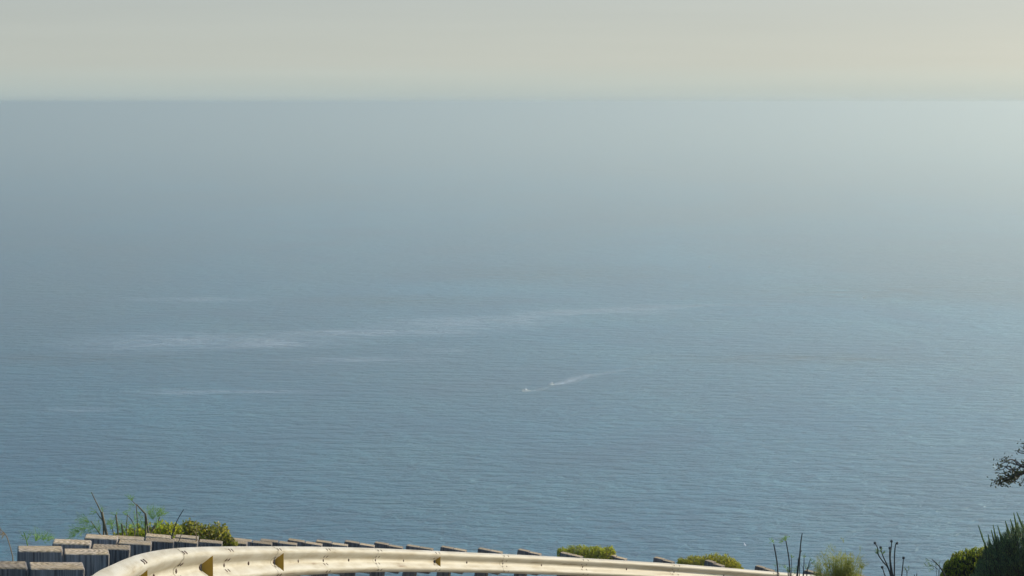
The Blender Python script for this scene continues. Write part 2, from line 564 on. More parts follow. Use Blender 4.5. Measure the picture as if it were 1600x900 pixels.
# ------------------------------------------------------------------ sea
mb = MB()
S = 80000
xs_ = [-S, -20000, -6000, -2000, -600, 0, 600, 2000, 6000, 20000, S]
ys_ = [-3000, -600, 0, 400, 800, 1600, 3000, 6000, 12000, 25000, 50000, S]
for yy in ys_:
    for xx in xs_:
        mb.v.append((xx, yy, 0.0))
nx = len(xs_)
for j in range(len(ys_) - 1):
    for i in range(nx - 1):
        mb.f.append((j * nx + i, j * nx + i + 1, (j + 1) * nx + i + 1, (j + 1) * nx + i))
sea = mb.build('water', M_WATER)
sea['kind'] = 'structure'

# ------------------------------------------------------------------ guardrail line (road edge), from the posts of the photo
PX = [131, 167, 197, 232, 266, 305, 343, 384, 421, 462, 500, 540, 582, 625, 671, 725, 778, 842, 904, 973, 1047, 1128, 1207, 1285]
PY = [889, 866, 859.5, 852, 847, 848, 848, 848, 848.5, 849, 850, 851, 852, 854.5, 857, 859.5, 862, 865, 869, 872.5, 877, 883.5, 891, 897]
PD = [8.54, 10.41, 12.27, 14.14, 16.01, 17.88, 19.75, 21.63, 23.5, 25.37, 27.24, 29.1, 30.96, 32.81, 34.65, 36.47, 38.27, 40.02, 41.75, 43.42, 45.04, 46.55, 48.04, 49.5]
raw = [P(x, y, d) for x, y, d in zip(PX, PY, PD)]
sm_ = list(raw)
for _ in range(2):
    sm_ = [sm_[0]] + [(sm_[i - 1] + sm_[i] * 2 + sm_[i + 1]) / 4 for i in range(1, len(sm_) - 1)] + [sm_[-1]]
d0 = (sm_[0] - sm_[1]).normalized() * 1.905
d1 = (sm_[-1] - sm_[-3]).normalized() * 1.905
pre = []
p = sm_[0].copy(); dd = d0.copy()
for k in range(5):
    dd = Matrix.Rotation(math.radians(1.5), 3, 'Z') @ dd
    dd.z *= 0.85
    p = p + dd
    pre.insert(0, p.copy())
post_ = []
p = sm_[-1].copy(); dd = d1.copy()
for k in range(3):
    dd = Matrix.Rotation(math.radians(-4), 3, 'Z') @ dd
    dd.z *= 1.03
    p = p + dd
    post_.append(p.copy())
NODES = pre + sm_ + post_            # top right corner of every blockout
NP = len(pre)


def cr(p0, p1, p2, p3, t):
    return 0.5 * ((2 * p1) + (p2 - p0) * t + (2 * p0 - 5 * p1 + 4 * p2 - p3) * t * t + (3 * p1 - p0 - 3 * p2 + p3) * t ** 3)


def rail_at(s):
    """s in post units -> (point at post-top level, unit tangent)"""
    s = max(0.0, min(len(NODES) - 1.0001, s))
    i = int(s); t = s - i
    g = lambda k: NODES[max(0, min(len(NODES) - 1, k))]
    a = cr(g(i - 1), g(i), g(i + 1), g(i + 2), t)
    e = 0.02
    b = cr(g(i - 1), g(i), g(i + 1), g(i + 2), min(1, t + e)) - cr(g(i - 1), g(i), g(i + 1), g(i + 2), max(0, t - e))
    return a, b.normalized()


# ------------------------------------------------------------------ ground: one sheet, road shelf on a steep slope down to the sea
path = [Vector(p) for p in NODES]
back = (path[0] - path[1]).normalized()
fwd_ = (path[-1] - path[-2]).normalized()
ext = [path[0] + Vector((back.x, back.y, 0)) * d + Vector((0, 0, 0.03 * d)) for d in (300, 120, 40, 15, 5)]
ext2 = []
p = path[-1].copy(); dv = Vector((fwd_.x, fwd_.y, 0)).normalized()
for k in range(14):
    if k < 6:
        dv = Matrix.Rotation(math.radians(-5), 3, 'Z') @ dv
    stp = 4 + k * 3
    p = p + dv * stp + Vector((0, 0, -0.14 * stp))
    ext2.append(p.copy())
LINE = ext + path + ext2


def nearest(x, y):
    best = None
    for i in range(len(LINE) - 1):
        a, b = LINE[i], LINE[i + 1]
        dx, dy = b.x - a.x, b.y - a.y
        l2 = dx * dx + dy * dy
        t = max(0, min(1, ((x - a.x) * dx + (y - a.y) * dy) / l2))
        qx, qy = a.x + dx * t, a.y + dy * t
        d2 = (x - qx) ** 2 + (y - qy) ** 2
        if best is None or d2 < best[0]:
            l = math.sqrt(l2)
            sd = ((x - a.x) * dy - (y - a.y) * dx) / l
            best = (d2, math.copysign(math.sqrt(d2), sd), a.z + (b.z - a.z) * t)
    return best[1], best[2]


def wob(x, y):
    return 0.5 * (math.sin(x * 0.9 + 1.3 * math.sin(y * 0.5)) + math.sin(y * 0.7 + 2 + math.sin(x * 0.6)))


def ground(x, y, mode='land'):
    d, zr = nearest(x, y)
    g = zr - 0.045 - 0.72
    if mode == 'road':
        return g + 0.0
    if d < -0.75:
        k = -d - 0.75
        g -= k * 0.95 + 0.10 * min(1, k) * wob(x, y) + min(8, k * 0.05) * (0.5 + 0.5 * wob(x * 0.1, y * 0.1))
    elif 0.7 < d < 5.2:
        g -= 0.03
    elif d >= 5.2:
        g += 0.02 * wob(x, y) - 0.03
        if d > 10:
            g += (d - 10) * 0.22 * min(1, (d - 10) / 12) + 0.3 * wob(x * 0.3, y * 0.3)
    return max(-3.0, min(g, H + 1.0 + 0.5 * wob(x * 0.2, y * 0.2)))


def axis(segs):
    r = []
    for a, b, st in segs:
        n = max(1, round((b - a) / st))
        r += [a + (b - a) * i / n for i in range(n)]
    r.append(segs[-1][1])
    return r


gx = axis([(-420, -60, 24), (-60, -14, 4), (-14, 16, 0.6), (16, 60, 3), (60, 300, 24)])
gy = axis([(-260, -40, 22), (-40, -4, 4), (-4, 66, 0.8), (66, 140, 5), (140, 520, 24)])
mb = MB()
for yy in gy:
    for xx in gx:
        mb.v.append((xx, yy, ground(xx, yy)))
nx = len(gx)
for j in range(len(gy) - 1):
    for i in range(nx - 1):
        mb.f.append((j * nx + i, j * nx + i + 1, (j + 1) * nx + i + 1, (j + 1) * nx + i))
g_ob = mb.build('ground', M_DIRT, smooth=True)
g_ob['kind'] = 'structure'

# asphalt road following the rail, with an edge line
mb = MB(); ml = MB()
full = [ext[-3], ext[-2], ext[-1]] + [rail_at(i * 0.5)[0] for i in range(0, 2 * len(NODES) - 1)] + ext2[:6]
for i, p in enumerate(full):
    t = (full[min(i + 1, len(full) - 1)] - full[max(i - 1, 0)])
    t = Vector((t.x, t.y, 0)).normalized()
    n_ = Vector((t.y, -t.x, 0))
    z = p.z - 0.765
    for w in (0.75, 2.2, 3.6, 5.0):
        q = p + n_ * w
        mb.v.append((q.x, q.y, z + 0.02 + 0.004 * w))
    for w in (0.98, 1.10):
        q = p + n_ * w
        ml.v.append((q.x, q.y, z + 0.032))
for i in range(len(full) - 1):
    for k in range(3):
        mb.f.append((4 * i + k, 4 * i + k + 1, 4 * i + 5 + k, 4 * i + 4 + k))
    ml.f.append((2 * i, 2 * i + 1, 2 * i + 3, 2 * i + 2))
o = mb.build('road', M_ASPH, smooth=True); o['kind'] = 'structure'
o = ml.build('road_edge_line', M_LINE); o['kind'] = 'structure'

# ------------------------------------------------------------------ guardrail
base0 = rail_at(NP)[0]
gr = thing('guardrail', 'long curved W-beam steel guardrail on stubby timber posts sweeping along the road edge', 'guardrail', (base0.x, base0.y, base0.z - 0.765))
# W-beam profile: (n outwards, z below the upper lip)
prof = []
key = [(0.016, 0.0), (0.030, -0.006), (0.052, -0.024), (0.067, -0.037), (0.072, -0.050), (0.072, -0.064), (0.067, -0.076),
       (0.038, -0.106), (0.013, -0.128), (0.003, -0.139), (0.000, -0.156)]
prof = key + [(n_, -0.312 - z_) for n_, z_ in reversed(key[:-1])]
LIP = -0.031          # upper lip below the post tops


def frame_at(s, lean=None):
    p, t = rail_at(s)
    h = Vector((t.x, t.y, 0)).normalized()
    n_ = Vector((h.y, -h.x, 0))
    return p, t, n_


def beam_section(s0, s1, lift, first=False, last=False):
    mb = MB(); mb.uv = []
    st = 7 * 2
    ss = [s0 + (s1 - s0) * i / st for i in range(st + 1)]
    m = len(prof)
    rings = []
    for s in ss:
        p, t, n_ = frame_at(s)
        o_ = []
        for (a, z_) in prof:
            o_.append(p + n_ * (a + 0.003 + lift) + Vector((0, 0, LIP + z_)))
        i_ = []
        for k, (a, z_) in enumerate(prof):
            a0, z0 = prof[max(0, k - 1)]; a1, z1 = prof[min(m - 1, k + 1)]
            tx, tz = a1 - a0, z1 - z0
            l_ = math.hypot(tx, tz)
            nx_, nz_ = -tz / l_, tx / l_     # outward (road side) normal in profile plane
            i_.append(p + n_ * (a + 0.003 + lift - 0.003 * nx_) + Vector((0, 0, LIP + z_ - 0.003 * nz_)))
        rings.append(o_ + i_[::-1])
    n2 = 2 * m
    for j, r in enumerate(rings):
        for k, v in enumerate(r):
            mb.v.append(tuple(v))
            kk = k if k < m else n2 - 1 - k
            mb.uv.append((ss[j], kk / (m - 1) * 0.45))
    for j in range(len(rings) - 1):
        for k in range(n2):
            k2 = (k + 1) % n2
            mb.f.append((j * n2 + k, j * n2 + k2, (j + 1) * n2 + k2, (j + 1) * n2 + k))
    mb.f.append(tuple(range(n2))[::-1])
    mb.f.append(tuple((len(rings) - 1) * n2 + k for k in range(n2)))
    ob = mb.build('beam_section', M_BEAM, gr, smooth=True, fix=True)
    ob.data.set_sharp_from_angle(angle=math.radians(38))
    return ob


splices = [NP + k for k in range(-4, 26, 2)]
lo = -0.0
prev = 0.0
sections = []
bounds = [0.0] + [float(s) for s in splices if 0.5 < s < len(NODES) - 1] + [len(NODES) - 1.001]
for i in range(len(bounds) - 1):
    a, b = bounds[i], bounds[i + 1]
    if b - a < 0.3:
        continue
    over = 0.085
    sec = beam_section(max(0, a - over), min(len(NODES) - 1.001, b + over), 0.0035 * (i % 2))
    sections.append((a, b, sec))


def prof_pt(s, u, extra=0.0):
    """point and outward normal on the beam face at fraction u (0 top, 1 bottom lip)"""
    p, t, n_ = frame_at(s)
    k = u * (len(prof) - 1)
    i = min(int(k), len(prof) - 2); f_ = k - i
    a = prof[i][0] * (1 - f_) + prof[i + 1][0] * f_
    z_ = prof[i][1] * (1 - f_) + prof[i + 1][1] * f_
    tx, tz = prof[i + 1][0] - prof[i][0], prof[i + 1][1] - prof[i][1]
    l_ = math.hypot(tx, tz)
    nn = (n_ * (-tz / l_) + Vector((0, 0, tx / l_))).normalized()
    pt = p + n_ * (a + 0.0065 + extra) + Vector((0, 0, LIP + z_))
    return pt, nn, t


def disc_bolt(mb, c, nn, t, rx, ry, h):
    """low domed oval head, long axis rx down the beam face"""
    up = nn.cross(t).normalized()
    tt = up.cross(nn).normalized()
    rings = [(1.0, -0.003), (1.0, h * 0.5), (0.7, h * 0.9), (0.3, h)]
    nseg = 10
    vs = []
    for f_, hh in rings:
        for k in range(nseg):
            a = 2 * PI * k / nseg
            vs.append(c + tt * (math.cos(a) * ry * f_) + up * (math.sin(a) * rx * f_) + nn * hh)
    fs = []
    for r_ in range(3):
        for k in range(nseg):
            k2 = (k + 1) % nseg
            fs.append((r_ * nseg + k, r_ * nseg + k2, (r_ + 1) * nseg + k2, (r_ + 1) * nseg + k))
    fs.append(tuple(3 * nseg + k for k in range(nseg)))
    mb.add(vs, fs)


for (a, b, sec) in sections:
    if b > NP + 22.5 or b < NP - 0.5:
        continue
    for ds in (-0.055, 0.055):
        for u in (0.13, 0.36, 0.64, 0.87):
            pt, nn, t = prof_pt(b + ds, u, 0.0)
            mb = MB()
            disc_bolt(mb, pt, nn, t, 0.017, 0.0095, 0.006)
            mb.build('splice_bolt', M_BOLT, sec, smooth=True, fix=True)

ROLL = [3.5, 3.5, 4, 4.5, 5, 6, 6.5, 7, 7.5, 8, 9]
jit = random.Random(21)
for i in range(len(NODES)):
    k = i - NP
    p, t, n_ = frame_at(i)
    roll = math.radians(ROLL[max(0, min(10, k))] * 0.9 + jit.uniform(-0.7, 0.7))
    ly = Vector((t.x, t.y, 0)).normalized()
    yaw = math.radians(3.0 + jit.uniform(-3, 3))
    rot = Matrix.Rotation(yaw, 3, 'Z')
    ly = (rot @ ly)
    lx0 = Vector((ly.y, -ly.x, 0))
    # leaning a little to the road side: the sawn top falls towards the beam
    lx = (lx0 * math.cos(roll) - Vector((0, 0, 1)) * math.sin(roll)).normalized()
    lz = lx.cross(ly).normalized()
    tilt = math.radians(jit.uniform(-1.2, 1.2))
    top = raw[k].copy() if 0 <= k < len(raw) else p.copy()
    # keep the corner in the plane of the beam's back
    top = Vector((p.x, p.y, top.z + 0.013 - 0.020 * max(0.0, min(1.0, (k - 3) / 6))))
    bw, bl = 0.095, 0.065
    hb = 0.18
    c = top - lx * bw - lz * hb
    pd_ = 0.010 + jit.uniform(-0.012, 0.012)
    hp = 0.62
    c2 = top - lx * (2 * bw + 0.008 + bw) + lz * (pd_ - hp) + ly * jit.uniform(-0.006, 0.012)
    mp_ = MB(); mp_.box(c2, lx, ly, lz, bw, bl, hp, 0.005)
    post = mp_.build('post', M_WOOD, gr, fix=True)
    mb = MB(); mb.box(c, lx, ly, lz, bw, bl, hb, 0.004)
    mb.build('blockout', M_WOOD, post, fix=True)
    if -1 <= k <= 22:
        pt, nn, t3 = prof_pt(i, 0.5)
        mb = MB(); disc_bolt(mb, pt, n_, Vector((t.x, t.y, t.z)).normalized(), 0.018, 0.014, 0.012)
        mb.build('bolt', M_BOLT, post, smooth=True, fix=True)

# yellow delineators standing in the valley of the beam
for k in (-1, 2, 5, 8, 14, 20):
    if k == 20:
        continue
    s = NP + k + (0.03 if k > 3 else -0.22)
    pt, nn, t = prof_pt(s, 0.5)
    p, tt, n_ = frame_at(s)
    ly = Vector((tt.x, tt.y, tt.z)).normalized()
    up = Vector((0, 0, 1))
    if k == 14:
        wo, hi, ho = 0.075, 0.018, 0.075
    else:
        wo, hi, ho = 0.085, 0.024, 0.090
    mb = MB()
    # trapezoid sheet facing the traffic, narrow end at the valley floor
    def q(nn_, zz, yy): return pt + n_ * nn_ + up * zz + ly * yy
    th = 0.002
    pts = [(0.014, -hi), (0.014 + wo, -ho), (0.014 + wo, ho), (0.014, hi)]
    vs = [q(a, z_, -th) for a, z_ in pts] + [q(a, z_, th) for a, z_ in pts]
    mb.add(vs, [(0, 1, 2, 3), (7, 6, 5, 4), (0, 4, 5, 1), (1, 5, 6, 2), (2, 6, 7, 3), (3, 7, 4, 0)])
    rf = mb.build('reflector', M_YEL, gr, fix=True)
    mb = MB()
    mb.box(pt + n_ * 0.009 + ly * -0.012, n_, ly, up, 0.006, 0.016, hi + 0.004, 0.001)
    mb.build('bracket', M_BRK, rf, fix=True)


# ------------------------------------------------------------------ plants
def stem_pts(px, D, jitter=0.0, r=R):
    return [P(x, y, D + (r.uniform(-jitter, jitter) if jitter else 0)) for x, y in px]


def curve_pts(pts, n=3):
    out = []
    for i in range(len(pts) - 1):
        a, b = pts[i], pts[i + 1]
        for k in range(n):
            out.append(cr(pts[max(0, i - 1)], a, b, pts[min(len(pts) - 1, i + 2)], k / n))
    out.append(pts[-1])
    return out


def taper(n, r0, r1):
    return [r0 + (r1 - r0) * i / max(1, n - 1) for i in range(n)]


def fennel_spray(mb, p, d, size, n, r, fat=1.0):
    """feathery fennel leaf: thread fans branching from one point"""
    for _ in range(n):
        dirn = (d * 1.1 + rnd_dir(r) * 0.8).normalized()
        L = size * r.uniform(0.5, 1.0)
        mid = p + dirn * L * 0.5
        tip = mid + (dirn + rnd_dir(r) * 0.35 + Vector((0, 0, -0.15))).normalized() * L * 0.5
        side = dirn.cross(rnd_dir(r)).normalized()
        mb.leaf(p, (mid - p).normalized(), side, L * 0.55, 0.003 * fat)
        mb.leaf(mid, (tip - mid).normalized(), side, L * 0.5, 0.0026 * fat)
        for _k in range(4):
            q = p + dirn * L * r.uniform(0.25, 0.9)
            d2 = (dirn + rnd_dir(r) * 0.9).normalized()
            mb.leaf(q, d2, d2.cross(rnd_dir(r)).normalized(), L * r.uniform(0.15, 0.35), 0.0026 * fat)


def stalk_plant(name, label, cat, D, stems, sprays, mstem, mleaf, ground_to=None, group=None, seed=1, root=None):
    """stems: lists of photo points + radii; sprays: (x, y, size_px, n, dir)"""
    r = random.Random(seed)
    fx, fy = stems[0][0][0]
    b = root if root is not None else P(fx, fy, D)
    gz = ground(b.x, b.y)
    t = thing(name, label, cat, (b.x, b.y, gz), group)
    for pts, r0, r1 in stems:
        w = curve_pts(stem_pts(pts, D, 0.02, r))
        if w[0].z > gz + 0.03:
            foot = Vector((b.x + (w[0].x - b.x) * 0.5, b.y, gz - 0.03))
            w = [foot, foot.lerp(w[0], 0.5) + Vector((0, 0, 0.02))] + w
        mb = MB(); mb.tube(w, taper(len(w), r0, r1), 6)
        mb.build('stem', mstem, t, smooth=True)
    if sprays:
        mb = MB()
        for x, y, sz, n, dx, dz in sprays:
            fennel_spray(mb, P(x, y, D), Vector((dx, r.uniform(-0.4, 0.4), dz)).normalized(), sz / F * D, n, r, 1.7 if D > 25 else 1.0)
        mb.build('leaves', mleaf, t)
    return t


def bush(name, label, cat, D, outline, base_y, depth, nshoot, mleaf, leafL, leafW, nleaf, shootL, seed, spread=0.8, group=None, lean=(0, 0, 0.6), root_drop=None):
    """leafy bush: shoots fill the volume under a skyline given in photo pixels (x, y)"""
    r = random.Random(seed)
    px = F / D
    x0, x1 = outline[0][0], outline[-1][0]

    def sky(x):
        for (a, ya), (b, yb) in zip(outline, outline[1:]):
            if a <= x <= b:
                return ya + (yb - ya) * (x - a) / max(1e-6, b - a)
        return outline[-1][1]
    bumps = [(r.uniform(x0, x1), r.uniform(2.5, 7), r.uniform(-2.0, 5.0)) for _ in range(int((x1 - x0) / 5))]
    cx = (x0 + x1) / 2
    c = P(cx, base_y, D)
    gz = ground(c.x, c.y)
    t = thing(name, label, cat, (c.x, c.y, gz), group)
    stems, leaves = MB(), MB()
    root = Vector((c.x, c.y, gz - 0.02))
    for i in range(nshoot):
        x = r.uniform(x0, x1)
        f = abs((x - cx) / ((x1 - x0) / 2))
        dep = r.uniform(-1, 1) * depth * math.sqrt(max(0.05, 1 - f * f))
        topy = sky(x) + (base_y - sky(x)) * (1 - math.sqrt(max(0.0, 1 - (dep / (depth * 1.05)) ** 2))) * 0.9
        topy += sum(h * math.exp(-((x - bx) / bw_) ** 2) for bx, bw_, h in bumps) * (0.5 + 0.5 * math.cos(dep * 9 + x * .2))
        yy = topy + (base_y - topy) * (r.random() ** 1.6) * 0.9
        tip = P(x, yy + 0.2, D + dep)
        outd = Vector(((x - cx) / px * spread, dep * spread, 0))
        d = (Vector(lean) + outd.normalized() * 0.5 * min(1, outd.length * 2) + rnd_dir(r) * 0.45).normalized()
        L = shootL * r.uniform(0.7, 1.3)
        start = tip - d * L
        if i % 6 == 0:
            rt = root + Vector((r.uniform(-0.05, 0.05), r.uniform(-0.05, 0.05), 0))
            midp = rt.lerp(start, 0.5) + rnd_dir(r) * 0.04
            stems.tube([rt, midp, start, tip], [0.010, 0.007, 0.004, 0.002], 5)
        else:
            stems.tube([start, tip], [0.0035, 0.0015], 4)
        for k in range(nleaf):
            u = (k + r.random()) / nleaf
            q = start + d * (L * u)
            ld = (d * 0.7 + rnd_dir(r) * 0.9).normalized()
            sd = ld.cross(rnd_dir(r))
            if sd.length < 0.01:
                continue
            leaves.leaf(q, ld, sd.normalized(), leafL * r.uniform(0.7, 1.2) * (1.1 - 0.4 * u), leafW * r.uniform(0.7, 1.2))
    stems.build('branches', M_STEM, t)
    leaves.build('foliage', mleaf, t)
    return t


M_HEATH = leaf_mat('heath_bright_green', [(0.2, (0.10, 0.14, 0.012)), (0.5, (0.30, 0.34, 0.02)), (0.8, (0.55, 0.50, 0.05))], 0.5)
M_HEATH2 = leaf_mat('heath_olive_green', [(0.2, (0.09, 0.12, 0.015)), (0.5, (0.30, 0.32, 0.02)), (0.8, (0.66, 0.52, 0.05))], 0.5)
# dry grass and low scrub on the verge and the seaward slope
r_ = random.Random(5)
gm = MB()
cnt = 0
while cnt < 5200:
    x, y = r_.uniform(-22, 26), r_.uniform(1, 75)
    d_, zr_ = nearest(x, y)
    if -1.2 < d_ < 5.5 or d_ < -14 or d_ > 22:
        continue
    if math.sin(x * 1.1 + math.sin(y * .8) * 2) + math.sin(y * .9 + x * .4) < r_.uniform(-.9, .9):
        continue
    cnt += 1
    g0 = Vector((x, y, ground(x, y) - 0.03))
    for _ in range(9):
        b_ = g0 + Vector((r_.uniform(-.12, .12), r_.uniform(-.12, .12), 0))
        d = Vector((r_.uniform(-.6, .6), r_.uniform(-.6, .6), 1)).normalized()
        gm.leaf(b_, d, d.cross(rnd_dir(r_)).normalized(), r_.uniform(.08, .24), 0.014)
go = gm.build('dry_grass', leaf_mat('dry_grass', [(0.25, (0.07, 0.09, 0.025)), (0.5, (0.20, 0.17, 0.07)), (0.8, (0.34, 0.27, 0.13))], 0.35, 0.6))
go['kind'] = 'stuff'
go['label'] = 'dry grass on the verge and the slope below the rail'
go['category'] = 'grass'
# left bushes beyond the rail
bush('green_bush', 'broad-leaved yellow-green bush behind the left posts, left of the bare twig', 'bush', 20.5,
     [(176, 834), (190, 824), (210, 818), (232, 820), (255, 813), (275, 816), (285, 822)], 852, 0.28, 420, M_GREEN, 0.036, 0.019, 9, 0.13, 11)
bush('green_bush', 'rounded leafy green bush with a knobbly top, right end spilling over the post tops', 'bush', 20.9,
     [(272, 818), (285, 812), (297, 810), (308, 813), (325, 819), (336, 816), (343, 813), (352, 817), (357, 831), (366, 843), (371, 848)], 853, 0.25, 420, M_MID, 0.036, 0.020, 10, 0.13, 12)
bush('heath_bush', 'small dense bright green bush behind the rail at its centre right', 'bush', 43.6,
     [(870, 858), (880, 851), (892, 850), (905, 850), (920, 854), (932, 851), (945, 849), (956, 852), (962, 862)], 884, 0.45, 1300, M_HEATH, 0.040, 0.013, 9, 0.11, 13)
bush('heath_bush', 'low mounded olive-green bush at the falling right end of the rail', 'bush', 48.2,
     [(1058, 874), (1066, 869), (1080, 867), (1095, 866), (1108, 864), (1120, 863), (1134, 863), (1142, 869), (1152, 876), (1162, 886)], 900, 0.5, 1500, M_HEATH2, 0.040, 0.014, 9, 0.12, 14)

# tall weeds at the left, behind the posts
stalk_plant('fennel', 'broken-topped fennel stalk with a long thin shoot, tallest on the left', 'wild fennel', 18.4,
            [([(168, 840), (163, 820), (159, 800)], 0.012, 0.010), ([(161, 808), (154, 792), (147, 778), (143, 769)], 0.006, 0.003),
             ([(162, 815), (156, 808), (150, 799)], 0.005, 0.003), ([(159, 838), (150, 826), (142, 814)], 0.006, 0.003)],
            [(152, 800, 18, 10, -1, .3), (140, 815, 28, 26, -1, .1), (150, 822, 28, 22, -1, 0), (135, 826, 28, 22, -1, -.1), (160, 800, 14, 8, -.2, 1), (143, 772, 8, 3, -.5, 1), (172, 828, 18, 16, .5, .6), (125, 830, 22, 18, -1, .1), (118, 836, 22, 14, -1, 0), (155, 832, 26, 20, -.4, .8), (166, 820, 16, 14, .6, .4)],
            M_STEM, M_FENNEL, seed=3)
stalk_plant('fennel', 'short pale fennel stump with thin green side shoots beside the tallest stalk', 'wild fennel', 18.8,
            [([(185, 838), (183, 820), (181, 804)], 0.008, 0.006), ([(192, 838), (190, 818)], 0.007, 0.006), ([(178, 838), (175, 822), (173, 812)], 0.004, 0.003),
             ([(198, 838), (198, 818), (199, 806)], 0.004, 0.003), ([(211, 824), (205, 812), (198, 804)], 0.004, 0.003)],
            [(181, 806, 14, 10, -.2, 1), (175, 820, 18, 14, -.2, 1), (198, 806, 12, 8, -.3, .9), (192, 800, 16, 8, .8, -.3), (186, 828, 22, 22, .2, .8), (202, 826, 24, 20, .3, .8), (192, 832, 22, 18, -.3, .8), (210, 812, 18, 14, .5, .6)],
            M_STEM, M_FENNEL, seed=4)
stalk_plant('fennel', 'kinked brown fennel stalk with a green feathery tip leaning left', 'wild fennel', 18.6,
            [([(233, 842), (231, 825), (227, 802)], 0.009, 0.007), ([(227, 803), (219, 794), (213, 788)], 0.007, 0.005), ([(213, 789), (207, 783), (204, 778)], 0.004, 0.002),
             ([(234, 835), (243, 822), (250, 808)], 0.005, 0.003), ([(236, 830), (246, 816)], 0.004, 0.003)],
            [(206, 783, 16, 16, -.3, 1), (211, 789, 14, 8, -1, .2), (232, 804, 20, 18, .5, .7), (246, 808, 22, 26, .4, .8), (238, 812, 26, 26, 0, 1), (222, 820, 20, 14, -.5, .7), (252, 804, 14, 16, .5, .6), (228, 828, 24, 22, -.3, .9), (244, 826, 24, 20, .4, .8), (250, 799, 14, 8, .2, 1), (218, 806, 16, 10, -.4, .8)],
            M_STEM, M_FENNEL, seed=5)
stalk_plant('bare_twig', 'thin bare dark twig leaning right in front of the bushes', 'twig', 17.5,
            [([(266, 852), (271, 829), (277, 813), (287, 796)], 0.0055, 0.0025), ([(277, 852), (283, 836), (285, 829)], 0.003, 0.002), ([(268, 838), (262, 826)], 0.003, 0.0015)],
            None, M_DSTEM, M_FENNEL, seed=6)
stalk_plant('bare_twig', 'pale dry curved twig beside the rounded bush, by the post tops', 'twig', 17.9,
            [([(306, 852), (307, 838), (303, 829)], 0.004, 0.002), ([(306, 850), (307, 820), (307, 812)], 0.0022, 0.001)],
            None, M_STRAW, M_STRAW, seed=16)
stalk_plant('fennel', 'faint wispy fennel beyond the nearest left blockouts', 'wild fennel', 13.0,
            [([(45, 862), (41, 843), (37, 831)], 0.004, 0.002)],
            [(42, 845, 22, 12, -.2, .8), (55, 846, 26, 22, .2, .6), (66, 844, 24, 18, .6, .5), (74, 846, 20, 10, .5, .4)],
            M_FENNEL, M_FENNEL, seed=8)
stalk_plant('dry_grass', 'dry straw grass head arching in at the far left edge', 'grass stalk', 12.0,
            [([(20, 870), (13, 845), (7, 833), (-3, 824)], 0.003, 0.0018)],
            [(8, 834, 12, 12, -.8, -.1), (2, 828, 12, 10, -1, 0.2)],
            M_STRAW, M_STRAW, seed=9, root=P(20, 890, 12.0))

# right-hand weeds on the near verge, seen against the sea
DR = 30.0
stalk_plant('fennel', 'slim dark stalk with a faint feathery head, leftmost of the right-hand weeds', 'wild fennel', DR,
            [([(1216, 906), (1214, 878), (1209, 850)], 0.011, 0.007), ([(1213, 900), (1212, 885)], 0.004, 0.002)],
            [(1209, 849, 10, 10, 0, 1), (1206, 847, 8, 4, -1, .5), (1213, 884, 8, 5, -.5, .8), (1218, 886, 7, 4, .7, .7)],
            M_DSTEM, M_FENNEL, seed=20)
stalk_plant('fennel', 'slim dark stalk with a bright yellow-green tuft at its tip', 'wild fennel', DR,
            [([(1235, 906), (1233, 875), (1228, 845)], 0.012, 0.006), ([(1237, 904), (1237, 880), (1236, 868)], 0.005, 0.003), ([(1232, 904), (1231, 886)], 0.009, 0.006)],
            [(1228, 845, 10, 18, -.3, .5), (1227, 842, 9, 10, .2, 1), (1224, 846, 10, 12, -1, 0), (1237, 872, 8, 8, .3, .8), (1232, 895, 16, 10, 0, 1)],
            M_DSTEM, M_FENNEL, seed=21)
stalk_plant('bare_stalk', 'thick dark bare stalk bent at the middle, tallest of the right-hand weeds', 'stalk', DR,
            [([(1245, 906), (1247, 885), (1250, 865), (1251, 850), (1253.5, 833)], 0.015, 0.006), ([(1246, 895), (1247, 872)], 0.006, 0.003), ([(1250, 864), (1253, 860)], 0.006, 0.004)],
            None, M_DSTEM, M_FENNEL, seed=22)
stalk_plant('leafy_weed', 'dark wiry weed with small leaf tips right of the thick bare stalk', 'weed', DR,
            [([(1254, 906), (1256, 885), (1256.5, 868)], 0.007, 0.004), ([(1259, 906), (1262, 888), (1266, 874)], 0.006, 0.003),
             ([(1256, 890), (1252, 882)], 0.003, 0.002), ([(1262, 888), (1269, 878)], 0.003, 0.002), ([(1256, 898), (1266, 884)], 0.003, 0.002)],
            [(1256, 872, 9, 8, -.2, 1), (1265, 877, 9, 10, .4, .8), (1268, 880, 8, 8, .8, .4), (1259, 890, 14, 12, .5, .7), (1248, 892, 14, 10, -.5, .6), (1243, 897, 10, 8, -.6, .6), (1272, 885, 12, 8, .8, .2)],
            M_DSTEM, M_DARK, seed=23)


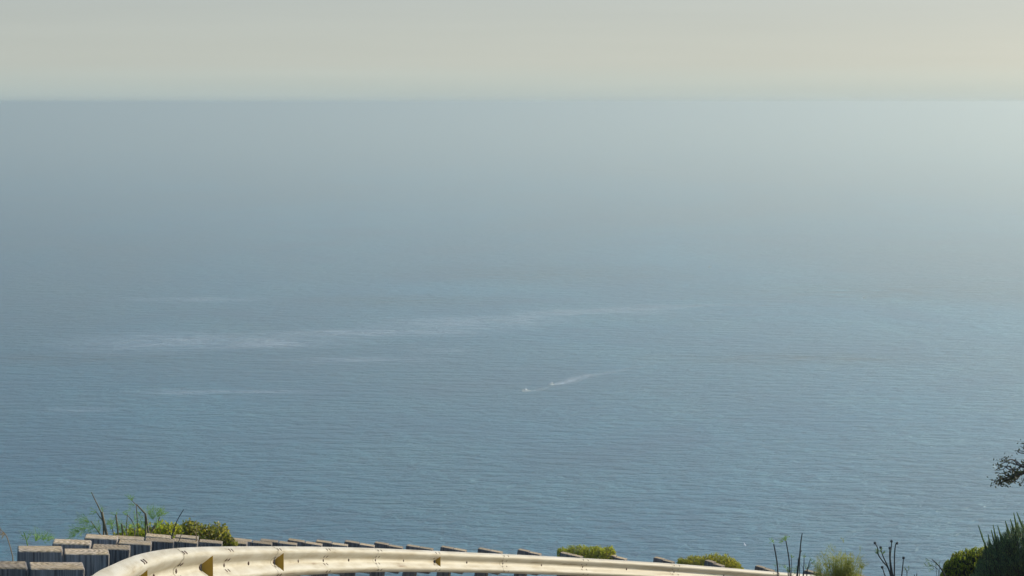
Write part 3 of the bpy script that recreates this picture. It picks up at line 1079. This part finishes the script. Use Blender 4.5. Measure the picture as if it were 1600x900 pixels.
def tuft(name, label, D, x0, x1, ytop, seed):
    r = random.Random(seed)
    c = P((x0 + x1) / 2, 905, D)
    gz = ground(c.x, c.y)
    t = thing(name, label, 'wild fennel', (c.x, c.y, gz))
    st, lv = MB(), MB()
    for i in range(60):
        x = r.uniform(x0 + 4, x1 - 4)
        yt = ytop + 34 + 8 * abs(x - (x0 + x1) / 2) / (x1 - x0) * 2 + r.uniform(-16, 14)
        a = Vector((c.x + (x - (x0 + x1) / 2) / F * D * 0.5, D + r.uniform(-.1, .1), gz - 0.02))
        b = P(x + r.uniform(-4, 4), yt, D + r.uniform(-0.2, 0.2))
        m_ = a.lerp(b, 0.6) + rnd_dir(r) * 0.02
        w = curve_pts([a, m_, b], 2)
        st.tube(w, taper(len(w), 0.007, 0.002), 5)
        for k in range(6):
            q = a.lerp(b, r.uniform(0.45, 1.0))
            fennel_spray(lv, q, (b - a).normalized(), 0.16 * r.uniform(.7, 1.2), 7, r, 1.8)
    for (x, y) in ((1296, 864), (1314, 866), (1330, 868), (1344, 862), (1345, 872), (1283, 872)):
        b = P(x, y, D)
        a = P((x + 1312) / 2, 900, D)
        st.tube([a, a.lerp(b, .5) + Vector((0.01, 0, 0)), b], [0.004, 0.003, 0.0018], 5)
        fennel_spray(lv, b, Vector((0, 0, 1)), 0.10, 6, r)
        fennel_spray(lv, a.lerp(b, .7), Vector((0.3, 0, 1)), 0.10, 6, r)
    for (x, y) in ((1300, 854), (1296, 852), (1304, 858), (1318, 843), (1288, 862)):
        fennel_spray(lv, P(x, y + 6, D), Vector((0, 0, 1)), 0.10, 8, r)
    st.build('stems', M_GREEN, t)
    lv.build('leaves', M_YFEN, t)
    return t


M_YFEN = leaf_mat('fennel_yellow_green', [(0.2, (0.16, 0.20, 0.05)), (0.8, (0.34, 0.34, 0.08))], 0.5)
tuft('fennel_clump', 'yellow-green feathery fennel clump between dark stalks and the seed-head plant', DR, 1272, 1350, 850, 30)

# seed heads
SH = [([(1394, 908), (1388, 888), (1380, 878), (1372, 866), (1371.5, 857), (1367.5, 849)], (1367, 848.5)),
      ([(1395, 908), (1387, 885), (1381, 872), (1378, 864), (1376, 856)], (1376, 855.5)),
      ([(1397, 908), (1393, 888), (1391, 870), (1393, 852), (1393, 846.5)], (1393, 845.8)),
      ([(1394, 908), (1391, 885), (1390, 868), (1390, 858)], (1390.3, 856.5)),
      ([(1397.5, 908), (1397.5, 880), (1398, 862), (1399.5, 851), (1401, 849)], (1401.5, 849)),
      ([(1408, 908), (1410, 890), (1411.7, 873)], (1411.7, 871.8)),
      ([(1386, 908), (1382, 897), (1379, 888)], (1378.4, 886.5))]
cb = P(1396, 905, DR)
gz = ground(cb.x, cb.y)
sp_ = thing('seedhead_plant', 'dark branching plant with seven knob-like seed heads against the sea', 'seed-head plant', (cb.x, cb.y, gz))
r_ = random.Random(44)
for pts, (hx, hy) in SH:
    w = curve_pts(stem_pts(pts, DR, 0.015, r_))
    foot = Vector((cb.x + (w[0].x - cb.x) * 0.6, cb.y, gz - 0.03))
    w = [foot] + w
    mb = MB(); mb.tube(w, taper(len(w), 0.010, 0.0055), 6)
    stm = mb.build('stem', M_DSTEM, sp_, smooth=True)
    c = P(hx, hy, DR)
    ax = (w[-1] - w[-3]).normalized()
    mb = MB()
    mb.tube([c - ax * 0.016, c - ax * 0.010, c, c + ax * 0.009, c + ax * 0.014], [0.006, 0.014, 0.017, 0.013, 0.005], 9)
    for _ in range(26):
        d = (ax * 0.4 + rnd_dir(r_)).normalized()
        mb.leaf(c + d * 0.010, d, d.cross(rnd_dir(r_)).normalized(), 0.012, 0.006)
    mb.build('seed_head', M_DSTEM, stm)
lv = MB()
for (x, y) in ((1372, 862), (1373, 867), (1375, 863), (1380, 866), (1371, 866), (1377, 861)):
    q = P(x, y, DR)
    for _ in range(5):
        d = (Vector((-.2, 0, 1)) + rnd_dir(r_) * 0.7).normalized()
        lv.leaf(q, d, d.cross(rnd_dir(r_)).normalized(), 0.06, 0.012)
lv.build('leaves', M_DARK, sp_)
stalk_plant('wiry_weed', 'small wiry dark weed just right of the seed-head plant', 'weed', DR,
            [([(1417, 908), (1417, 895), (1415, 888)], 0.005, 0.003), ([(1417, 897), (1420, 888)], 0.003, 0.002), ([(1428, 908), (1429, 898)], 0.007, 0.005), ([(1432, 908), (1432.5, 896)], 0.007, 0.005)],
            [(1415, 890, 6, 5, -.3, 1), (1420, 889, 6, 5, .5, .8), (1417, 893, 7, 5, 0, 1)], M_DSTEM, M_DARK, seed=50)
stalk_plant('wiry_weed', 'thin dark twigs reaching left out of the yellow-topped shrub', 'weed', DR + 0.4,
            [([(1480, 906), (1470, 888), (1462, 879), (1456, 874)], 0.010, 0.005), ([(1468, 885), (1469, 876)], 0.004, 0.002), ([(1462, 879), (1452, 876), (1447, 872)], 0.003, 0.0015), ([(1466, 890), (1458, 884), (1452, 884)], 0.004, 0.002)],
            [(1452, 875, 10, 6, -1, .2), (1456, 884, 12, 8, -1, 0), (1464, 884, 10, 8, 0, 1), (1460, 890, 14, 8, -.8, .3), (1448, 885, 10, 6, -1, .4)], M_DSTEM, M_DARK, seed=51)


def spiky_shrub(name, label, D, outline, base_y, depth, nshoot, m_leaf, shoot, seed, nl=34, leafL=0.03, rough=0.30, lw=0.006):
    """erica-like shrub: spindle shoots clothed in needles, bristling out of a dense body"""
    r = random.Random(seed)
    x0, x1 = outline[0][0], outline[-1][0]

    def sky(x):
        for (a, ya), (b, yb) in zip(outline, outline[1:]):
            if a <= x <= b:
                return ya + (yb - ya) * (x - a) / max(1e-6, b - a)
        return outline[-1][1]
    cx = (x0 + x1) / 2
    c = P(cx, base_y, D)
    gz = ground(c.x, c.y)
    t = thing(name, label, 'shrub', (c.x, c.y, gz))
    st, lv = MB(), MB()
    root = Vector((c.x, c.y, gz - 0.02))
    for i in range(nshoot):
        x = r.uniform(x0, x1)
        dep = r.uniform(-1, 1) * depth
        fall = (dep / depth) ** 2
        topy = sky(x) + (base_y - sky(x)) * 0.45 * fall
        yy = topy + (base_y - topy) * (r.random() ** 1.7)
        tip = P(x, yy, D + dep)
        L = shoot * r.uniform(0.6, 1.15)
        d = (tip - root).normalized()
        d = (d * 1.0 + Vector((0, 0, 0.5)) * (1 if rough < .5 else 0) + rnd_dir(r) * rough).normalized()
        s0 = tip - d * L
        if i % 5 == 0:
            st.tube([root + Vector((r.uniform(-.1, .1), r.uniform(-.1, .1), 0)), root.lerp(s0, .55) + rnd_dir(r) * .05, s0, tip], [0.016, 0.010, 0.006, 0.002], 5)
        else:
            st.tube([s0, tip], [0.005, 0.002], 4)
        for k in range(nl):
            u = (k + r.random()) / nl
            q = s0 + d * (L * u)
            side = d.cross(rnd_dir(r)).normalized()
            ld = (d * 0.9 + side * (0.75 - 0.35 * u)).normalized()
            lv.leaf(q, ld, ld.cross(side).normalized(), leafL * (1.15 - 0.75 * u * u), lw)
    st.build('branches', M_DSTEM, t)
    lv.build('foliage', m_leaf, t)
    return t, root, lv


M_RIM = leaf_mat('shrub_sunlit_lime', [(0.2, (0.12, 0.19, 0.03)), (0.5, (0.30, 0.37, 0.03)), (0.75, (0.66, 0.62, 0.07))], 0.55)  # sunlight on the shrub's top put into the leaf colour
spiky_shrub('lime_shrub', 'low rounded shrub with sunlit lime-yellow tips, left of the big dark shrub', 31.0,
            [(1464, 908), (1471, 893), (1476, 878), (1483, 872), (1490, 862), (1499, 861), (1508, 856), (1517, 858), (1524, 853), (1531, 856), (1538, 851), (1547, 855), (1560, 860)], 925, 0.40, 2800, M_RIM, 0.06, 61, 16, 0.020, 0.7, 0.009)
t_, root_, _ = spiky_shrub('dark_shrub', 'big dark green bristly shrub filling the bottom right corner', 29.6,
            [(1512, 905), (1522, 888), (1530, 868), (1541, 846), (1552, 840), (1565, 832), (1580, 820), (1592, 815), (1615, 808), (1650, 812), (1690, 850), (1715, 905)], 960, 0.75, 5200, M_DARK, 0.18, 62, 26, 0.034, 0.44)
# the tall single shoots of its skyline
r_ = random.Random(77)
lv, st = MB(), MB()
for (xa, ya, xb, yb) in ((1541, 850, 1529, 822), (1545, 862, 1536, 842), (1558, 846, 1552, 821), (1556, 848, 1549, 829), (1567, 842, 1559, 822), (1578, 832, 1571, 815),
                         (1590, 824, 1584, 802), (1599, 820, 1589, 801), (1610, 822, 1600, 803), (1585, 826, 1579, 812), (1622, 820, 1614, 800), (1548, 852, 1544, 836)):
    a, b = P(xa, ya + 6, DR - 0.5), P(xb, yb, DR - 0.5)
    mid = a.lerp(b, .5) + Vector((-0.006, 0, -0.006))
    st.tube([a, mid, b], [0.006, 0.005, 0.002], 5)
    L = (b - a).length
    for k in range(110):
        u = (k + r_.random()) / 110
        q = a.lerp(b, u)
        d = (b - a).normalized()
        side = d.cross(rnd_dir(r_)).normalized()
        ld = (d * 1.2 + side * 0.5).normalized()
        lv.leaf(q, ld, ld.cross(side).normalized(), 0.050 * (1.1 - 0.8 * u), 0.010)
st.build('branches', M_DSTEM, t_)
lv.build('foliage', M_DARK, t_)

# ------------------------------------------------------------------ tree at the right edge, one bough reaching into the view
r_ = random.Random(91)
TD = 28.0
tx = 9.8
tz = ground(tx, TD)
tree = thing('coastal_tree', 'twiggy dark tree at the right edge, one low leafy bough reaching in over the sea', 'tree', (tx, TD, tz))
tw = MB()
tb = Vector((tx, TD, tz - 0.1))
hd = tb + Vector((-0.5, 0.1, 1.7))
tw.tube([tb, tb + Vector((-0.1, 0, 0.7)), hd], [0.16, 0.12, 0.09], 9)
tw.build('trunk', M_BARK, tree, smooth=True)
br, lf = MB(), MB()


def leafy(q, n, size=0.055):
    for _ in range(n):
        d = (rnd_dir(r_) + Vector((0, 0, 0.3))).normalized()
        p_ = q + rnd_dir(r_) * r_.uniform(0, 0.06)
        lf.leaf(p_, d, d.cross(rnd_dir(r_)).normalized(), size * r_.uniform(.6, 1.1), size * 0.42)


# the visible bough
DB = 30.4
b0 = hd
main = [hd, hd.lerp(P(1650, 735, DB), .55) + Vector((0, 0, 0.25)), P(1650, 733, DB), P(1612, 735, DB), P(1592, 741, DB), P(1578, 748, DB), P(1562, 754, DB)]
w = curve_pts(main, 3)
br.tube(w, taper(len(w), 0.06, 0.005), 6)
subs = [[(1612, 735), (1598, 729), (1588, 733), (1580, 735)], [(1600, 731), (1592, 727), (1582, 718), (1573, 720), (1567, 724), (1562, 727)],
        [(1592, 727), (1584, 724), (1574, 722), (1568, 717)], [(1588, 733), (1578, 734), (1570, 729), (1561, 726)], [(1590, 742), (1584, 734), (1574, 728), (1568, 733), (1559, 735)],
        [(1580, 747), (1572, 742), (1566, 739), (1560, 741)], [(1575, 749), (1566, 747), (1559, 750), (1552, 755)], [(1585, 745), (1580, 752), (1572, 754)],
        [(1595, 740), (1590, 748), (1582, 752)], [(1612, 735), (1604, 742), (1598, 752), (1594, 757)], [(1625, 728), (1606, 708), (1598, 705), (1588, 704)], [(1606, 708), (1599, 700), (1601, 694)],
        [(1606, 708), (1596, 708), (1590, 706)], [(1598, 729), (1590, 722), (1586, 719), (1578, 718)]]
for s_ in subs:
    w = curve_pts(stem_pts(s_, DB, 0.05, r_), 2)
    br.tube(w, taper(len(w), 0.010, 0.0035), 5)
    leafy(w[-1], 5, 0.045)
    for q in w[2:]:
        if r_.random() < 0.5:
            e_ = q + rnd_dir(r_) * 0.06
            br.tube([q, e_], [0.004, 0.0025], 4)
            leafy(e_, 3, 0.04)
for _ in range(75):           # leafier core of the bough
    u = r_.random()
    q = P(1560 + 32 * u + r_.uniform(-4, 4), 753 - 12 * u + r_.gauss(0, 3.6), DB + r_.uniform(-.15, .15))
    leafy(q, 4, 0.05)
for _ in range(16):
    leafy(P(r_.uniform(1594, 1608), r_.uniform(721, 730), DB), 4, 0.05)
# the rest of the crown, outside the frame
for i in range(46):
    a = r_.uniform(0, 2 * PI)
    rr = r_.uniform(0.5, 1.9)
    end = hd + Vector((0.5 + math.cos(a) * rr, math.sin(a) * rr, r_.uniform(0.5, 2.4)))
    if end.x < 7.3:
        end.x = 7.3 + r_.random() * 0.4
    w = curve_pts([hd, hd.lerp(end, .5) + Vector((0, 0, .15)), end], 3)
    br.tube(w, taper(len(w), 0.035, 0.006), 5)
    for _k in range(13):
        q0 = w[-1 - int(r_.random() * 3)]
        e_ = q0 + rnd_dir(r_) * r_.uniform(.15, .45)
        br.tube([q0, e_], [0.007, 0.003], 4)
        for _j in range(7):
            leafy(q0.lerp(e_, r_.uniform(.3, 1.1)) + rnd_dir(r_) * 0.06, 4, 0.07)
br.build('branches', M_BARK, tree)
lf.build('crown', leaf_mat('tree_leaf', [(0.2, (0.03, 0.04, 0.02)), (0.5, (0.05, 0.06, 0.022)), (0.8, (0.12, 0.11, 0.03))], 0.3), tree)


# ------------------------------------------------------------------ boats and their wakes
def sea_pt(x, y):
    c = P(x, y, 1)
    k = H / (H - c.z)
    return Vector((c.x * k, k, 0))


def loft(mb, secs):
    """secs: list of rings of equal length, closed rings, capped"""
    n = len(secs[0])
    b = len(mb.v)
    for s_ in secs:
        mb.v.extend([tuple(p) for p in s_])
    for j in range(len(secs) - 1):
        for k in range(n):
            k2 = (k + 1) % n
            mb.f.append((b + j * n + k, b + j * n + k2, b + (j + 1) * n + k2, b + (j + 1) * n + k))
    mb.f.append(tuple(b + k for k in range(n))[::-1])
    mb.f.append(tuple(b + (len(secs) - 1) * n + k for k in range(n)))


def boat(name, label, loc, ang, L, hull_m, rub_m, mast=1.9, cabin=True, group=None):
    t = thing(name, label, 'boat', loc, group)
    Mx = Matrix.Translation(loc) @ Matrix.Rotation(ang, 4, 'Z') @ Matrix.Rotation(math.radians(-3), 4, 'Y')
    W = lambda x, y, z: Mx @ Vector((x, y, z * 1.35))
    B = L * 0.22
    mb = MB(); secs = []
    for u in (0, .15, .35, .55, .72, .86, .95, 1.0):
        w = B * (1 - max(0, u - .45) ** 2 * 3.15)
        w = max(0.03, w)
        x = -L / 2 + L * u
        sh = 0.90 + 0.40 * u * u
        kl = -0.22 + 0.55 * max(0, u - .6) ** 1.5 * 2.2
        ins = 0.16
        secs.append([W(x, 0, kl), W(x, w * .72, 0.12 + kl * .4), W(x, w, sh), W(x, w * .86, sh), W(x, w * .7, min(sh - .3, .45)), W(x, 0, min(sh - .3, .45)),
                     W(x, -w * .7, min(sh - .3, .45)), W(x, -w * .86, sh), W(x, -w, sh), W(x, -w * .72, 0.12 + kl * .4)])
    loft(mb, secs)
    mb.build('hull', hull_m, t, fix=True)
    mb = MB()
    for sgn in (-1, 1):
        pts = []
        for u in (0, .15, .35, .55, .72, .86, .95, 1.0):
            w = max(0.03, B * (1 - max(0, u - .45) ** 2 * 3.15))
            pts.append(W(-L / 2 + L * u, sgn * (w + .02), 0.88 + 0.40 * u * u))
        mb.tube(pts, 0.06, 6)
    mb.build('rub_rail', rub_m, t, smooth=True)
    ax = (Mx.to_3x3() @ Vector((1, 0, 0))).normalized(); ay = (Mx.to_3x3() @ Vector((0, 1, 0))).normalized(); az3 = ax.cross(ay)
    if cabin:
        mb = MB()
        secs = []
        for x, zt, ww in ((-0.95, 1.75, .62), (0.25, 1.85, .68), (0.75, 1.25, .66), (1.2, 0.75, .6)):
            secs.append([W(x, -ww, .44), W(x, ww, .44), W(x, ww * .85, zt), W(x, -ww * .85, zt)])
        loft(mb, secs)
        mb.build('console', M_SAIL, t, fix=True)
    mb = MB()
    mb.tube([W(-.3, 0, .5), W(-.3, 0, mast + .6)], [.09, .06], 8)
    mb.tube([W(-.3, 0, mast + .5), W(-.3, 0, mast + .85)], [.16, .05], 8)
    mb.build('mast', M_SAIL, t, smooth=True)
    mb = MB()
    mb.box(W(-L / 2 - .18, 0, .62), ax, ay, az3, .20, .19, .30, .07)
    mb.box(W(-L / 2 - .16, 0, .10), ax, ay, az3, .07, .05, .40, .02)
    mb.build('outboard_motor', M_BLACKM, t, fix=True)
    return t, W


def person(label, W, x, y, z, ang=0.0, hgt=1.72, group=None):
    """standing helmsman, arms forward; one skinned body"""
    me = bpy.data.meshes.new('person')
    s = hgt / 1.75
    J = {'pel': (0, 0, .95), 'sp': (0.02, 0, 1.15), 'ch': (0.03, 0, 1.35), 'nk': (0.04, 0, 1.50), 'hd': (0.06, 0, 1.60), 'tp': (0.06, 0, 1.72),
         'hl': (0, .10, .92), 'kl': (0.05, .12, .50), 'al': (0, .13, .08), 'fl': (.16, .14, .04),
         'hr': (0, -.10, .92), 'kr': (0.05, -.12, .50), 'ar': (0, -.13, .08), 'fr': (.16, -.14, .04),
         'sl': (.03, .19, 1.42), 'el': (.12, .26, 1.15), 'wl': (.36, .20, 1.10), 'gl': (.44, .19, 1.10),
         'sr': (.03, -.19, 1.42), 'er': (.12, -.26, 1.15), 'wr': (.36, -.20, 1.10), 'gr': (.44, -.19, 1.10)}
    E_ = [('pel', 'sp'), ('sp', 'ch'), ('ch', 'nk'), ('nk', 'hd'), ('hd', 'tp'), ('pel', 'hl'), ('hl', 'kl'), ('kl', 'al'), ('al', 'fl'), ('pel', 'hr'), ('hr', 'kr'), ('kr', 'ar'), ('ar', 'fr'),
          ('ch', 'sl'), ('sl', 'el'), ('el', 'wl'), ('wl', 'gl'), ('ch', 'sr'), ('sr', 'er'), ('er', 'wr'), ('wr', 'gr')]
    rad = {'pel': .13, 'sp': .13, 'ch': .14, 'nk': .06, 'hd': .10, 'tp': .06, 'kl': .065, 'kr': .065, 'al': .045, 'ar': .045, 'fl': .04, 'fr': .04, 'hl': .09, 'hr': .09,
           'sl': .065, 'sr': .065, 'el': .045, 'er': .045, 'wl': .032, 'wr': .032, 'gl': .035, 'gr': .035}
    ks = list(J)
    c0 = W(x, y, z)
    me.from_pydata([tuple(Vector(J[k]) * s) for k in ks], [(ks.index(a), ks.index(b)) for a, b in E_], [])
    o = bpy.data.objects.new('person', me)
    COL.objects.link(o)
    o.location = c0
    o.rotation_euler = (0, 0, ang)
    me.materials.append(M_NAVY)
    sk = o.modifiers.new('skin', 'SKIN')
    for i, k in enumerate(ks):
        me.skin_vertices[0].data[i].radius = (rad[k] * s, rad[k] * s)
    me.skin_vertices[0].data[0].use_root = True
    sb = o.modifiers.new('sub', 'SUBSURF'); sb.levels = 1; sb.render_levels = 1
    tag(o, label, 'person', group)
    return o


HEAD = math.radians(180 + 50)
b1 = sea_pt(821, 611.5)
_, W1 = boat('motorboat', 'small cream-white motorboat leading, nearer of the two running left on the sea', b1, HEAD, 9.0, M_HULL, M_ORANGE, 2.6)
person('dark-clothed person standing at the front of the leading cream boat', W1, 1.25, 0.1, .47, HEAD)
person('dark-clothed person standing at the stern of the leading cream boat', W1, -1.5, -0.1, .47, HEAD)
b2 = sea_pt(861.5, 601.5)
_, W2 = boat('motorboat', 'smaller pale motorboat following, at the bright end of the wake', b2, HEAD, 4.8, M_HULL, M_NAVY, 2.3)
person('dark-clothed person standing behind the console of the following boat', W2, -1.0, 0, .47, HEAD)
boat('motorboat', 'tiny distant white boat far out on the right of the sea', sea_pt(1350.3, 466.5), math.radians(200), 4.2, M_HULL, M_NAVY, 2.4)
boat('motorboat', 'barely visible pale boat farthest out, a faint speck', sea_pt(1108.5, 418.3), math.radians(10), 4.0, M_HULL, M_NAVY, 0.9)


def wake(label, pts, widths, strength, zoff=0.06, group=None):
    c = [sea_pt(x, y) for x, y in pts]
    w = curve_pts(c, 6)
    mb = MB(); mb.uv = []
    n = len(w)
    for i, p in enumerate(w):
        t = (w[min(n - 1, i + 1)] - w[max(0, i - 1)]).normalized()
        s_ = Vector((-t.y, t.x, 0))
        f = i / (n - 1)
        k = f * (len(widths) - 1); a = min(int(k), len(widths) - 2)
        wd = widths[a] + (widths[a + 1] - widths[a]) * (k - a)
        for j in range(5):
            mb.v.append(tuple(p + s_ * wd * (j / 4 - .5) + Vector((0, 0, zoff))))
            mb.uv.append((f, j / 4))
    for i in range(n - 1):
        for j in range(4):
            mb.f.append((i * 5 + j, i * 5 + j + 1, i * 5 + 6 + j, i * 5 + 5 + j))
    o = mb.build('foam_wake', foam_mat('foam', strength), None, origin=c[0])
    tag(o, label, 'wake')
    return o


wake('bright broad foam wake trailing behind the following boat up to the right', [(860, 602), (866, 601), (876, 599.5), (888, 596), (905, 590), (925, 585.5), (950, 583), (1000, 572), (1040, 562)], [7, 15, 18, 21, 22, 18, 20, 26], 1.5)
wake('thin faint foam wake from the leading boat to the second boat', [(815, 612.3), (819, 612), (824, 611.6), (832, 610.8), (843, 609), (853, 606), (863, 603)], [2, 9, 8, 8, 9, 12, 15], 1.7, 0.10)
wake('thin pale line of foam across the sea above and right of the boats', [(1230, 477.5), (1150, 477), (1090, 477.5), (1040, 478.5), (1000, 480), (960, 483), (900, 487), (850, 492)], [12, 40, 50, 60, 70, 70, 40], 0.42, 0.08)

# ------------------------------------------------------------------ gull over the water
gc = P(1163.5, 851, 520)
gull = MB()
def ring(c, rx, rz, n=10):
    return [Vector((c[0], c[1] + rx * math.cos(2 * PI * k / n), c[2] + rz * math.sin(2 * PI * k / n))) for k in range(n)]
secs = [ring((x, 0, z), a, b) for x, z, a, b in ((-.26, .02, .02, .008), (-.18, .01, .05, .02), (-.08, 0, .06, .05), (.04, 0, .07, .065), (.14, .01, .055, .055), (.19, .03, .035, .04), (.235, .04, .035, .035), (.265, .04, .02, .022), (.32, .03, .004, .006))]
loft(gull, secs)
for sg in (-1, 1):       # wings, raised in an M
    L_ = [(.10, .05 * sg, .03, .20), (.08, .22 * sg, .17, .18), (.02, .42 * sg, .16, .13), (-.08, .60 * sg, .08, .03)]
    secs = []
    for x, y, z, c_ in L_:
        th = .012
        secs.append([Vector((x, y, z)), Vector((x - c_ * .4, y, z + th)), Vector((x - c_, y, z)), Vector((x - c_ * .4, y, z - th))])
    loft(gull, secs)
rotg = Matrix.Translation(gc) @ Matrix.Rotation(math.radians(42), 4, 'Z') @ Matrix.Rotation(math.radians(42), 4, 'X')
gull.v = [tuple(rotg @ Vector(v)) for v in gull.v]
g = gull.build('seagull', M_BIRD, None, origin=gc, fix=True)
tag(g, 'white gull gliding over the sea above the right end of the rail', 'seagull')

# ------------------------------------------------------------------ sea haze: one closed box of even air round everything
mb = MB()
zl, zh = -4.0, H + 2.6
HB = 85000
mb.box((0, HB / 2 - 4000, (zl + zh) / 2), Vector((1, 0, 0)), Vector((0, 1, 0)), Vector((0, 0, 1)), HB, HB / 2 + 1000, (zh - zl) / 2)
m, nt, out = mat('sea_haze')
pv = N(nt, 'ShaderNodeVolumePrincipled')
pv.inputs['Color'].default_value = (0.75, 0.78, 0.685, 1)
pv.inputs['Density'].default_value = HAZE_DENSITY
pv.inputs['Anisotropy'].default_value = 0.66
nt.links.new(pv.outputs[0], out.inputs['Volume'])
hz = mb.build('haze', m)
hz['kind'] = 'stuff'
